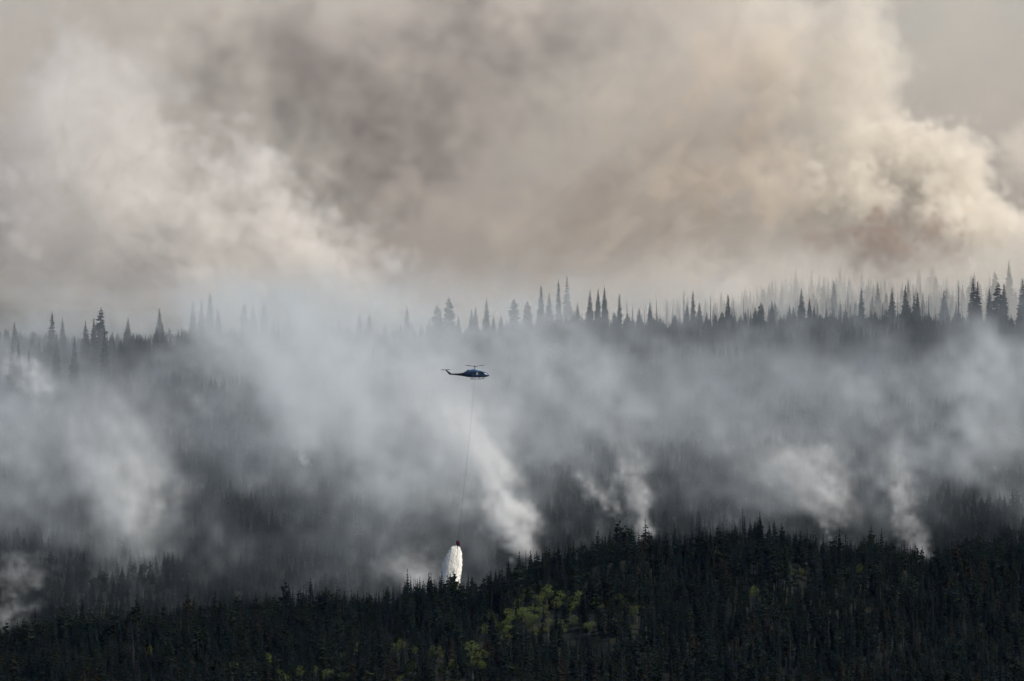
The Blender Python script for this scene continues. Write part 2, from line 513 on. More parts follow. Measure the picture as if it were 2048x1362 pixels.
# 5b. paler clouds of fresher smoke leaning left across the slope
b = Smoke((-235, 1560, CZ - 90), (240, 2380, CZ + 30), 3.2, 29, warp=11, warp2=3.5, size=55, size2=18)
for pts_ in [
        [(1050, 1050, 30, 1600, .5), (990, 950, 70, 1620, .8), (900, 860, 110, 1660, .9), (780, 790, 140, 1720, .8), (640, 720, 150, 1800, .7), (480, 660, 120, 1900, .35)],
        [(1215, 1010, 25, 1640, .4), (1190, 900, 50, 1650, .7), (1130, 815, 80, 1680, .8), (1040, 770, 90, 1720, .5), (930, 700, 100, 1800, .5), (840, 660, 80, 1900, .3)],
        [(310, 1080, 40, 1660, .4), (290, 980, 95, 1680, .8), (210, 890, 110, 1720, .8), (90, 860, 120, 1760, .5), (-40, 820, 100, 1800, .3)],
        [(40, 1060, 70, 1680, .3), (-40, 960, 110, 1720, .5)],
        [(1670, 1040, 30, 1650, .5), (1640, 960, 65, 1670, .8), (1540, 920, 80, 1700, .6), (1420, 850, 80, 1760, .3), (1330, 770, 90, 1840, .22), (1230, 700, 90, 1950, .2)],
        [(1820, 1050, 20, 1640, .3), (1790, 910, 50, 1680, .5), (1700, 830, 70, 1740, .4), (1580, 780, 80, 1820, .22), (1460, 700, 80, 1950, .15)],
        [(2090, 950, 70, 1700, .4), (2000, 830, 90, 1800, .7), (1900, 780, 70, 1880, .3)],
        [(725, 870, 12, 1850, .9), (680, 840, 22, 1850, 1.2), (620, 790, 36, 1860, .5)],
        [(1725, 900, 10, 1850, .6), (1690, 855, 16, 1850, .9), (1640, 820, 26, 1860, .3)],
        [(760, 830, 60, 1980, .5), (640, 740, 100, 2050, .7), (520, 660, 90, 2150, .6), (400, 620, 70, 2250, .4)],
        [(900, 1150, 40, 1600, .5), (840, 1120, 50, 1610, .5), (780, 1080, 60, 1620, .3), (690, 1040, 60, 1640, .3)],
        [(860, 720, 80, 2150, .4), (740, 660, 90, 2250, .7), (600, 620, 90, 2300, .7), (440, 600, 70, 2340, .4)],
        [(1180, 720, 60, 2150, .4), (1080, 690, 50, 2200, .6), (960, 660, 50, 2250, .3)],
        [(380, 690, 50, 2200, .3), (200, 680, 60, 2220, .5), (20, 700, 70, 2200, .5), (-120, 690, 60, 2200, .3)],
        [(330, 650, 40, 2320, .5), (150, 655, 45, 2330, .5), (-60, 660, 50, 2330, .5)],
        [(480, 1160, 30, 1600, .4), (450, 1100, 50, 1610, .4), (430, 1050, 50, 1620, .2)]]:
    b.ribbon(pts_, 1.0, mode='add', ry=1.0)
for X, Y, r, d, a in [(1760, 690, 130, 2150, .85), (1850, 640, 100, 2250, .7), (1430, 930, 110, 1850, .7), (290, 770, 120, 2050, .7), (500, 960, 110, 1850, .7), (90, 740, 90, 2100, .3), (1130, 640, 80, 2300, .7), (1290, 650, 90, 2280, .5)]:
    b.px(X, Y, r, d, a, 0.9, 'cut', ry=3.0, rz=.6)
m = fbm(b.n, 3.5, 72, cut=3.2 / 40., along=(-.62, 0, .78), stretch=3.2)
m3 = fbm(b.n, 3.2, 73, cut=3.2 / 14., along=(-.62, 0, .78), stretch=2.0)
b.D *= np.clip(np.exp(1.0 * m + 0.3 * m3 - 0.45), 0, 5)
zrel = b.P[2] - ground_z(b.ax[0][:, None], b.ax[1][None, :])[:, :, None].astype(np.float32)
b.D[zrel < -6] = 0
b.build('smoke_cloud', smoke_mat('slope_smoke', (0.83, 0.87, 0.885), 0.021, 0.3), kind='stuff',
        label='pale clouds of smoke leaning left across the wooded slope', category='smoke')

# 5c. thin light smoke among the trees behind the far ridge
b = Smoke((-260, 2400, CZ - 20), (270, 2780, CZ + 75), 4.0, 37, warp=8, warp2=2, size=50, size2=14)
zrel = b.P[2] - ground_z(b.ax[0][:, None], b.ax[1][None, :])[:, :, None].astype(np.float32)
m = fbm(b.n, 3.6, 82, cut=4 / 60.)
b.D += np.clip(1 - zrel / 42, 0, 1) * np.clip(0.75 + 0.35 * m, 0.1, 2) * np.clip(0.65 + b.P[0] / 160, 0.4, 1)
for X, Y, r, d, a in [(1130, 530, 70, 2600, 1), (1390, 540, 70, 2600, 1.2), (1460, 590, 50, 2560, 1), (1050, 480, 100, 2650, .5), (860, 400, 110, 2680, .4), (1250, 480, 90, 2650, .5), (800, 600, 100, 2500, .6)]:
    b.px(X, Y, r, d, a, 0.8, 'add')
b.D[zrel < -6] = 0
b.build('smoke_veil', smoke_mat('ridge_smoke', (0.945, 0.91, 0.85), 0.0095, 0.2), kind='stuff',
        label='thin light smoke among the trees behind the far ridge', category='smoke')


# 6. columns rising out of the trees
def plume(label, pts, dens=0.16, warp=2.2, vox=1.0, seed=1, col=(0.97, 0.972, 0.972), ry=1.0):
    P = [np.array(W(X, Y, d)) for X, Y, r, d, s in pts]
    rad = [r / F * d for X, Y, r, d, s in pts]
    lo = np.min([p - 1.9 * q for p, q in zip(P, rad)], 0) - 2 * warp
    hi = np.max([p + 1.9 * q for p, q in zip(P, rad)], 0) + 2 * warp
    b = Smoke(lo, hi, vox, seed, warp=warp * 0.75, warp2=warp * 0.13, size=20, size2=6)
    b.ribbon(pts, 1.0, ry=ry)
    m = fbm(b.n, 3.6, seed + 77, cut=vox / 12., along=P[-1] - P[0], stretch=3.0)
    b.D *= np.clip(np.exp(0.55 * m - 0.15), 0, 3)
    return b.build('smoke_plume', smoke_mat('fresh_smoke', col, dens * 1.7, 0.25), cut=0.01, label=label, category='smoke plume', group='smoke columns rising from the trees')


plume('thick white smoke plume right of the falling water, bending left as it rises', [(1062, 1110, 14, 1545, 1), (1030, 1050, 32, 1545, 1), (1000, 990, 38, 1550, .8), (975, 920, 50, 1555, .55), (935, 850, 65, 1560, .35), (870, 800, 80, 1570, .12)], 0.11, 2.6, 1.3, 101)
plume('straight white smoke column rising from the near crest right of centre', [(1288, 1075, 12, 1540, 1), (1275, 1020, 22, 1545, .9), (1262, 960, 28, 1550, .6), (1258, 915, 26, 1550, .3), (1230, 860, 34, 1555, .1)], 0.095, 2.2, 1.0, 102)
plume('thin curling smoke wisp left of the straight white column', [(1222, 1040, 8, 1600, .6), (1208, 1000, 14, 1600, .7), (1180, 970, 16, 1600, .6), (1145, 945, 20, 1600, .25)], 0.12, 2.6, 1.0, 103)
plume('broad bright smoke lifting off the slope at the right', [(1668, 1050, 16, 1620, .7), (1660, 1000, 40, 1625, .9), (1630, 950, 50, 1630, .7), (1560, 930, 60, 1640, .25)], 0.055, 3.0, 1.2, 104)
plume('slender white smoke column near the right edge, rising left', [(1812, 1090, 7, 1545, 1), (1808, 1040, 16, 1545, .9), (1818, 1000, 22, 1550, .7), (1795, 950, 30, 1555, .4), (1770, 890, 30, 1560, .15)], 0.075, 2.0, 1.0, 105)
plume('faint small smoke wisp right of the slender column', [(1856, 1112, 6, 1540, .8), (1848, 1075, 12, 1542, .5), (1835, 1050, 14, 1545, .2)], 0.1, 1.6, 1.0, 106)
plume('small white smoke puff far left above the dark slope', [(82, 805, 10, 1960, 1), (88, 775, 18, 1962, 1), (60, 745, 22, 1965, .7), (15, 725, 26, 1970, .4)], 0.09, 2.4, 1.2, 107)
plume('yellowish grey smoke column rising at the left', [(292, 1080, 18, 1680, .7), (285, 1020, 55, 1680, .8), (270, 950, 70, 1690, .6), (240, 880, 90, 1700, .35), (220, 820, 90, 1710, .1)], 0.036, 4.0, 1.6, 108)
plume('curling smoke wisp low at the left edge', [(5, 1175, 18, 1570, .8), (20, 1150, 24, 1570, .7), (75, 1150, 20, 1570, .6), (90, 1130, 16, 1570, .2)], 0.045, 2.6, 1.0, 109)
plume('low ground smoke at the lower left edge', [(0, 1235, 20, 1548, .8), (50, 1225, 12, 1548, .5), (80, 1215, 12, 1548, .5)], 0.05, 2.0, 1.0, 110)
plume('tiny curl of smoke on the slope left of the helicopter line', [(612, 915, 7, 1850, .9), (606, 898, 10, 1850, .8), (588, 882, 12, 1850, .3)], 0.1, 1.4, 0.8, 111)
plume('low white smoke drifting behind the falling water', [(860, 1170, 26, 1570, .8), (840, 1145, 30, 1572, .6), (790, 1120, 40, 1575, .25)], 0.06, 2.4, 1.0, 112)
plume('narrow smoke wisp rising at the foot of the bright smoke', [(1662, 1085, 5, 1540, .9), (1655, 1055, 9, 1542, .6), (1640, 1030, 12, 1545, .2)], 0.1, 1.4, 0.8, 113)
#ENDSMOKE#
# clear blue air between the camera and the hills
hz = bpy.data.objects.new('haze', bpy.data.meshes.new('haze'))
X0, Y0, Z0, X1, Y1, Z1 = -21000, -3600, -60, 21000, 27000, CZ + 380
hz.data.from_pydata([(X0, Y0, Z0), (X1, Y0, Z0), (X1, Y1, Z0), (X0, Y1, Z0), (X0, Y0, Z1), (X1, Y0, Z1), (X1, Y1, Z1), (X0, Y1, Z1)], [],
                    [(0, 3, 2, 1), (4, 5, 6, 7), (0, 1, 5, 4), (1, 2, 6, 5), (2, 3, 7, 6), (3, 0, 4, 7)])
hz.data.materials.append(smoke_mat('air', (0.22, 0.50, 1.0), 0.000006, 0.0))
link(hz, kind='stuff', label='thin blue haze in the air over the valley')

#PART2#

# ------------------------------------------------------------------ tree shapes
def conifer(h, r, seed, whorls=17, per=7, base=0.06, power=0.85, droop=0.25, ragged=0.25, bare=0.0):
    """trunk and crown of a conifer h metres tall, crown radius r"""
    q = random.Random(seed)
    V, Fc = [], []
    z0 = h * (base + bare)
    for i in range(whorls):
        t = i / (whorls - 1)
        z = z0 + (h * 0.985 - z0) * t
        prof = (1 - t) ** power
        if bare:
            prof = math.sin(math.pi * min(1, 0.18 + t * 0.85)) ** 0.6 * (1 - 0.35 * t)
        rr = r * max(prof, 0.05)
        a0 = q.uniform(0, 6.28)
        n = per if t < 0.75 else max(4, per - 2)
        for k in range(n):
            a = a0 + 6.283 * k / n + q.uniform(-.3, .3)
            L = rr * q.uniform(1 - ragged * 1.6, 1 + ragged)
            if q.random() < ragged * 0.3:
                continue
            ca, sa = math.cos(a), math.sin(a)
            zz = z + q.uniform(-.3, .3) * h / whorls
            wd = L * q.uniform(0.28, 0.42) + 0.05
            dz = -droop * L * q.uniform(.6, 1.4)
            o = len(V)
            mx, my, mz = ca * L * .55, sa * L * .55, zz + dz * .35
            V += [(0, 0, zz + 0.18 * L), (mx - sa * wd, my + ca * wd, mz - 0.12 * L), (ca * L, sa * L, zz + dz),
                  (mx + sa * wd, my - ca * wd, mz - 0.12 * L), (mx, my, mz + 0.10 * L), (mx * .9, my * .9, mz - 0.45 * L - 0.1)]
            Fc += [(o, o + 1, o + 4), (o + 1, o + 2, o + 4), (o + 2, o + 3, o + 4), (o + 3, o, o + 4), (o, o + 5, o + 2)]
    o = len(V)
    V += [(0.06 * r, 0, h * .93), (-.05 * r, .06 * r, h * .93), (-.05 * r, -.06 * r, h * .93), (0, 0, h)]
    Fc += [(o, o + 1, o + 3), (o + 1, o + 2, o + 3), (o + 2, o, o + 3)]
    tr = tube([(0, 0, -1.0), (0.01 * h, 0, h * .5), (0, 0, h * .97)], [0.016 * h + .03, 0.010 * h + .02, 0.01], 6)
    return tr, (V, Fc)


def snag(h, seed):
    """burnt bare trunk with stub branches"""
    q = random.Random(seed)
    lean = q.uniform(-.04, .04) * h
    tr = tube([(0, 0, -1), (lean * .4, 0, h * .5), (lean, q.uniform(-.02, .02) * h, h)], [0.018 * h, 0.012 * h, 0.02], 6)
    parts = []
    for i in range(26):
        t = q.uniform(.28, .96)
        a = q.uniform(0, 6.28)
        L = (1.05 - t) * q.uniform(.4, 1.3) * h * .11 + .15
        p0 = Vector((lean * t, 0, h * t))
        p1 = p0 + Vector((math.cos(a) * L, math.sin(a) * L, q.uniform(-.35, .15) * L))
        parts.append(tube([p0, p1], [0.035, 0.012], 3, cap=False))
    return tr, merge(*parts)


def aspen(h, r, seed, n=700):
    q = random.Random(seed)
    top = h * .92
    limbs = []
    tr = tube([(0, 0, -1), (q.uniform(-.2, .2), q.uniform(-.2, .2), h * .45), (q.uniform(-.3, .3), 0, top)], [0.13, 0.09, 0.02], 6)
    lob = []
    for i in range(9):
        a = q.uniform(0, 6.28)
        u = q.random()
        z = h * (.38 + .56 * u)
        e = r * .62 * math.sin(math.pi * (.2 + .75 * u))
        c = Vector((math.cos(a) * e, math.sin(a) * e, z))
        lob.append((c, r * q.uniform(.3, .5)))
        limbs.append(tube([(0, 0, z - e * .7), c], [0.05, 0.015], 4, cap=False))
    V, Fc = [], []
    for i in range(n):
        c, lr = lob[i % len(lob)]
        d = Vector((q.gauss(0, 1), q.gauss(0, 1), q.gauss(0, 1))).normalized() * lr * q.uniform(.35, 1.08) ** .6
        p = c + d
        s = q.uniform(.10, .2)
        nrm = Vector((q.gauss(0, 1), q.gauss(0, 1), q.gauss(0, 1))).normalized()
        u_ = nrm.orthogonal().normalized() * s
        v_ = nrm.cross(u_).normalized() * s * .8
        o = len(V)
        V += [p - u_, p - v_, p + u_, p + v_]
        Fc.append((o, o + 1, o + 2, o + 3))
    return merge(tr, *limbs), (V, Fc)


def make_meshes(kind, shape, mt, mc, n1='trunk', n2='crown'):
    out = []
    for nm, (V, Fc), m in ((n1, shape[0], mt), (n2, shape[1], mc)):
        me = bpy.data.meshes.new(kind + '_' + nm)
        me.from_pydata([tuple(v) for v in V], [], Fc)
        me.materials.append(m)
        out.append(me)
    V, Fc = merge(*shape)
    me = bpy.data.meshes.new(kind)
    me.from_pydata([tuple(v) for v in V], [], Fc)
    me.materials.append(mt)
    me.materials.append(mc)
    k = len(shape[0][1])
    me.polygons.foreach_set('material_index', [0] * k + [1] * (len(Fc) - k))
    out.append(me)
    return out


KINDS = {}          # kind -> list of (trunk mesh, crown mesh, joined mesh), all 10 m tall
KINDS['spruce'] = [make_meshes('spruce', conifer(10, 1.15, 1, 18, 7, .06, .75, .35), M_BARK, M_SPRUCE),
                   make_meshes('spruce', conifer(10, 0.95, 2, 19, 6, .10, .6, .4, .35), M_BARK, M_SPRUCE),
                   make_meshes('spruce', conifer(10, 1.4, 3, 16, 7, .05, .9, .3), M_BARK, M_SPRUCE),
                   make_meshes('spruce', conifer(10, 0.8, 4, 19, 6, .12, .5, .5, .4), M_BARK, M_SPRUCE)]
KINDS['pine'] = [make_meshes('pine', conifer(10, 1.1, 5, 11, 7, .05, .8, .05, .45, bare=.32), M_BARK, M_PINE),
                 make_meshes('pine', conifer(10, 1.35, 6, 10, 7, .05, .8, -.1, .5, bare=.42), M_BARK, M_PINE)]
KINDS['rust'] = [make_meshes('dying', conifer(10, 1.15, 7, 15, 6, .1, .7, .35, .4), M_BARK, M_RUST)]
KINDS['snag'] = [make_meshes('snag', snag(10, 8 + i), M_CHAR, M_CHAR, 'trunk', 'branches') for i in range(3)]
KINDS['big'] = [make_meshes('tall_spruce', conifer(10, 0.82, 21, 26, 9, .05, .62, .3, .2), M_BARK, M_SPRUCE),
                make_meshes('tall_spruce', conifer(10, 1.0, 22, 24, 9, .03, .7, .3, .22), M_BARK, M_SPRUCE),
                make_meshes('tall_spruce', conifer(10, 0.66, 23, 26, 8, .08, .6, .35, .25), M_BARK, M_SPRUCE),
                make_meshes('tall_spruce', conifer(10, 1.25, 24, 20, 8, .02, .5, .25, .22), M_BARK, M_SPRUCE)]
KINDS['aspen'] = [make_meshes('aspen', aspen(8, 2.2, 31 + i), M_ASPENBARK, M_ASPEN) for i in range(3)]

ORDER = ['spruce', 'pine', 'rust', 'snag', 'big']
PROTO = []          # joined prototypes, unlinked, used by the forest masses
FIRST = {}
for k in ORDER:
    FIRST[k] = len(PROTO)
    for t in KINDS[k]:
        PROTO.append(bpy.data.objects.new(k + '_form', t[2]))


def forest(name, pts, **props):
    """pts: list of (x, y, z, form index, scale, turn): one mass of trees nobody could count"""
    me = bpy.data.meshes.new(name)
    A = np.array(pts, np.float64)
    me.from_pydata(A[:, :3].tolist(), [], [])
    for nm, ty, col in (('form', 'INT', 3), ('size', 'FLOAT', 4), ('turn', 'FLOAT', 5), ('girth', 'FLOAT', 6)):
        at = me.attributes.new(nm, ty, 'POINT')
        at.data.foreach_set('value', A[:, col].astype(np.int32 if ty == 'INT' else np.float32))
    o = link(bpy.data.objects.new(name, me), kind='stuff', **props)
    g = bpy.data.node_groups.new('forest_scatter', 'GeometryNodeTree')
    g.interface.new_socket('Geometry', in_out='INPUT', socket_type='NodeSocketGeometry')
    g.interface.new_socket('Geometry', in_out='OUTPUT', socket_type='NodeSocketGeometry')
    N, Lk = g.nodes.new, g.links.new
    gi, go = N('NodeGroupInput'), N('NodeGroupOutput')
    g2i = N('GeometryNodeGeometryToInstance')
    for pr in reversed(PROTO):
        oi = N('GeometryNodeObjectInfo'); oi.inputs['Object'].default_value = pr
        Lk(oi.outputs['Geometry'], g2i.inputs[0])
    ip = N('GeometryNodeInstanceOnPoints')
    ip.inputs['Pick Instance'].default_value = True
    Lk(gi.outputs[0], ip.inputs['Points']); Lk(g2i.outputs[0], ip.inputs['Instance'])

    def attr(nm, ty):
        a = N('GeometryNodeInputNamedAttribute'); a.data_type = ty; a.inputs[0].default_value = nm
        return a.outputs[0]
    Lk(attr('form', 'INT'), ip.inputs['Instance Index'])
    cr = N('ShaderNodeCombineXYZ'); Lk(attr('turn', 'FLOAT'), cr.inputs[2]); Lk(cr.outputs[0], ip.inputs['Rotation'])
    cs = N('ShaderNodeCombineXYZ'); gg = attr('girth', 'FLOAT')
    Lk(gg, cs.inputs[0]); Lk(gg, cs.inputs[1]); Lk(attr('size', 'FLOAT'), cs.inputs[2]); Lk(cs.outputs[0], ip.inputs['Scale'])
    Lk(ip.outputs[0], go.inputs[0])
    md = o.modifiers.new('forest_scatter', 'NODES'); md.node_group = g
    return o


def one_tree(name, form, x, y, h, label, cat, group, girth=None, turn=None):
    """a tree of its own: Empty at its foot > trunk, crown"""
    k, i = form
    tm, cm, _ = KINDS[k][i]
    base_h = 8.0 if k == 'aspen' else 10.0
    z = float(ground_z(x, y))
    e = bpy.data.objects.new(name, None)
    e.empty_display_size = 1
    e.location = (x, y, z)
    e.rotation_euler = (0, 0, R.uniform(0, 6.28) if turn is None else turn)
    s = h / base_h
    gs = girth if girth else s
    e.scale = (gs, gs, s)
    link(e, label=label, category=cat, group=group)
    a = link(bpy.data.objects.new('trunk', tm), e)
    b_ = link(bpy.data.objects.new('branches' if k == 'snag' else 'crown', cm), e)
    return e


# ------------------------------------------------------------------ where the trees stand
def pxX(x, y):
    return 1024 + x / y * F


ASPENS = [(946, 1307, 22), (1055, 1184, 11), (1093, 1184, 13), (1124, 1194, 12), (1156, 1197, 13), (1113, 1206, 9), (1195, 1206, 10), (1240, 1201, 13), (1274, 1216, 12),
          (1086, 1218, 12), (1052, 1218, 12), (1025, 1225, 14), (1059, 1231, 12), (1096, 1249, 11), (1124, 1252, 10), (1148, 1242, 9), (1178, 1249, 9), (1021, 1242, 12),
          (1055, 1245, 11), (1011, 1266, 13), (984, 1233, 8), (970, 1257, 8), (864, 1303, 10), (880, 1302, 8), (826, 1296, 7), (802, 1286, 9), (788, 1297, 7), (717, 1293, 6),
          (823, 1332, 9), (885, 1337, 8), (905, 1331, 8), (799, 1356, 7), (535, 1317, 8), (468, 1329, 8), (598, 1341, 9), (560, 1350, 8), (573, 1356, 9), (629, 1341, 7),
          (655, 1344, 9), (670, 1344, 8), (687, 1317, 6), (694, 1350, 8), (1720, 1136, 7), (1509, 1182, 9), (1603, 1139, 5), (1582, 1139, 5), (1075, 1200, 10), (1038, 1206, 9),
          (1070, 1260, 8), (1140, 1212, 8), (998, 1250, 8), (960, 1325, 10), (1030, 1337, 7), (415, 1268, 6), (300, 1300, 5)]


def find_d(X, Y, up):
    """distance on the near slope whose ground point, lifted by up metres, shows at (X, Y)"""
    best = None
    for d in np.arange(1372, 1500, 1.5):
        x = (X - 1024) / F * d
        yy_ = 681 - (float(ground_rel(x, d)) + up) / d * F
        if best is None or abs(yy_ - Y) < best[0]:
            best = (abs(yy_ - Y), d)
    return best[1]


aspen_at = []
for X, Y, r in ASPENS:
    h = max(4.2, r / 7.0 * 3.1)
    d = find_d(X, Y, h * .68)
    aspen_at.append(((X - 1024) / F * d, d, h, r / 7.0 * 1.25))

near, mid, far = [], [], []
for y in np.arange(1362, 1548, 2.9):
    half = 1024 / F * y + 45
    for x in np.arange(-half, half, 2.9):
        px_, py_ = x + R.uniform(-1.3, 1.3), y + R.uniform(-1.3, 1.3)
        bad = False
        for ax_, ay_, ah, ar in aspen_at:
            if abs(px_ - ax_) < ar + .2 and -14 < py_ - ay_ < 2.0:
                if py_ - ay_ > -3 or R.random() < 0.75:
                    bad = True
                    break
        if bad:
            continue
        near.append((px_, py_))
for y in np.arange(1549, 2392, 3.5):
    half = 1024 / F * y + 60
    for x in np.arange(-half, half, 3.5):
        mid.append((x + R.uniform(-1.9, 1.9), y + R.uniform(-1.9, 1.9)))
for y in np.arange(2394, 2900, 7.0):
    half = 1024 / F * y + 60
    for x in np.arange(-half, half, 7.0):
        far.append((x + R.uniform(-3.3, 3.3), y + R.uniform(-3.3, 3.3)))


def pick(u, table):
    for k, w in table:
        if u < w:
            return k
        u -= w
    return table[0][0]


def patchy(x, y, s=37.0, ph=0.0):
    return math.sin(x / s + ph) * math.sin(y / (s * .8) + 1.7 * ph) + .5 * math.sin(x / (s * .37) + y / (s * .5) + ph)


NEAR_MIX = [('spruce', .66), ('pine', .2), ('rust', .05), ('snag', .07)]
cand = []
near_pts = []
for x, y in near:
    k = pick(R.random(), NEAR_MIX)
    if k == 'spruce' and patchy(x, y, 11, 2.0) > 1.05:
        k = 'rust'
    i = R.randrange(len(KINDS[k]))
    h = R.uniform(4.6, 9.6) * (1.0 + .16 * patchy(x, y, 15))
    if R.random() < .07:
        h *= 1.35
    g = h / 10 * R.uniform(.9, 1.65)
    near_pts.append([x, y, k, i, h, g])

# individuals: the ones that show largest: tall ones on the crest and in the dark slope
vis = [p for p in near_pts if abs(p[0]) < 1024 / F * p[1] - 1 and 1368 < p[1] < 1508]
vis.sort(key=lambda p: -p[4] / p[1])

sp = [p for p in vis if p[2] in ('spruce',)][:195]
pn = [p for p in vis if p[2] == 'pine'][:110]
ru = [p for p in vis if p[2] == 'rust'][:60]
sn = [p for p in vis if p[2] == 'snag'][:60]
chosen = set(map(id, sp + pn + ru + sn))


def side(X):
    return ['far left', 'left', 'left of centre', 'centre', 'right of centre', 'right', 'far right'][min(6, max(0, int(X / 2048 * 7)))]


ORD = ['first', 'second', 'third', 'fourth', 'fifth', 'sixth', 'seventh', 'eighth', 'ninth', 'tenth', 'eleventh', 'twelfth', 'thirteenth', 'fourteenth', 'fifteenth',
       'sixteenth', 'seventeenth', 'eighteenth', 'nineteenth', 'twentieth']


def nth(n):
    n += 1
    if n <= 20:
        return ORD[n - 1]
    return '%d%s' % (n, {1: 'st', 2: 'nd', 3: 'rd'}.get(n % 10, 'th'))


def near_zone(x, y):
    X = pxX(x, y)
    if y > 1486:
        return 'on the near crest', side(X)
    if y < 1410:
        return 'along the bottom edge', side(X)
    return 'in the dark near slope', side(X)


def plant_near(lst, name, noun, cat, group):
    zones = {}
    for p in sorted(lst, key=lambda p: p[0]):
        zones.setdefault(near_zone(p[0], p[1]), []).append(p)
    for (w_, sd), ps in zones.items():
        for n_, (x, y, k, i, h, g) in enumerate(ps):
            lab = '%s %s from the left %s, %s' % (nth(n_), noun, w_, sd)
            one_tree(name, (k, i), x, y, h, lab, cat, group, girth=g)


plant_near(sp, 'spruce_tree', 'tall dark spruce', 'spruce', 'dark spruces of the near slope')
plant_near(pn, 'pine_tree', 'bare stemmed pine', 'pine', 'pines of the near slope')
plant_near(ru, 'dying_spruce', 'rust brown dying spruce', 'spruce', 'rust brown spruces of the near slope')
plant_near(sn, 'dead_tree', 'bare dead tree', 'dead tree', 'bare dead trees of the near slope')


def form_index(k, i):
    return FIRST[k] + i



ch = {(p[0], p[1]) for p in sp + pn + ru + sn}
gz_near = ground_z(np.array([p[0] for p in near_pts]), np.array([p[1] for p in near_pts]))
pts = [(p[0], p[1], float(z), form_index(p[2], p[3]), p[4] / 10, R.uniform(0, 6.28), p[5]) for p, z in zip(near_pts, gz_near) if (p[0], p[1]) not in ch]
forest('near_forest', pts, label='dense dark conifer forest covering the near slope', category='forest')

cnt = {}
# aspens, each of its own, in pale green groups among the dark spruces
for n_, ((x, y, h, r), (X, Y, rp)) in enumerate(sorted(zip(aspen_at, ASPENS), key=lambda t: t[1][0])):
    where = 'in the large green group right of the water' if (980 < X < 1290 and Y < 1275) else 'among the dark trees near the bottom edge' if Y > 1275 else 'on the dark slope at the right'
    e = one_tree('aspen_tree', ('aspen', n_ % 3), x, y, h, '', 'aspen', 'yellow green aspens of the near slope', girth=r / 2.0)
    cnt[where] = cnt.get(where, -1) + 1
    e['label'] = '%s aspen from the left %s' % (nth(cnt[where]), where)

# the wooded slope behind, under the smoke
MID_MIX = [('snag', .34), ('spruce', .38), ('pine', .14), ('rust', .05), ('big', .09)]
gzm = ground_z(np.array([p[0] for p in mid]), np.array([p[1] for p in mid]))
pts = []
for (x, y), z in zip(mid, gzm):
    X = pxX(x, y)
    k = pick(R.random(), MID_MIX)
    if y > 2220 and X > 1200 and R.random() < .45:
        k = 'snag'
    if y > 2290 and R.random() < .3:
        continue
    i = 0
    h = R.uniform(3.8, 7.2) * (1 + .15 * patchy(x, y, 40))
    if y < 2240 and patchy(x, y, 23, 1.3) > 1.0 and R.random() < .7:
        continue
    if k == 'snag' and y < 2180 and R.random() < .6:
        k = 'spruce'
    i = R.randrange(len(KINDS[k]))
    if k == 'snag':
        h *= R.uniform(.9, 1.35)
    if k == 'big':
        h = R.uniform(5.5, 8.5)
    if y > 2240 and k == 'snag' and R.random() < .4:
        k = 'spruce'
    if y > 2240 and k != 'snag':
        k, i = ('big', R.randrange(4)) if R.random() < .6 else (k, i)
        h = R.uniform(5.5, 10.5) + 2.0 * patchy(x, y, 21)
        if X < 850:
            h *= .85
    g = h / 10 * (R.uniform(1.5, 2.4) if k != 'snag' else R.uniform(.8, 1.1))
    pts.append((x, y, float(z), form_index(k, i), h / 10, R.uniform(0, 6.28), g))
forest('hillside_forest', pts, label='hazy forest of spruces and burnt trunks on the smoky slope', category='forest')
gzf = ground_z(np.array([p[0] for p in far]), np.array([p[1] for p in far]))
pts = []
for (x, y), z in zip(far, gzf):
    if pxX(x, y) < 1250 + R.uniform(0, 250) or R.random() < .5 + .4 * patchy(x, y, 30):
        continue
    k = pick(R.random(), [('snag', .12), ('spruce', .3), ('pine', .2), ('big', .38)])
    i = R.randrange(len(KINDS[k]))
    h = R.uniform(5, 10) if k != 'big' else R.uniform(8, 15)
    pts.append((x, y, float(z), form_index(k, i), h / 10, R.uniform(0, 6.28), h / 10 * R.uniform(1.2, 1.8)))
forest('far_forest', pts, label='faint forest behind the far ridge fading into smoke', category='forest')

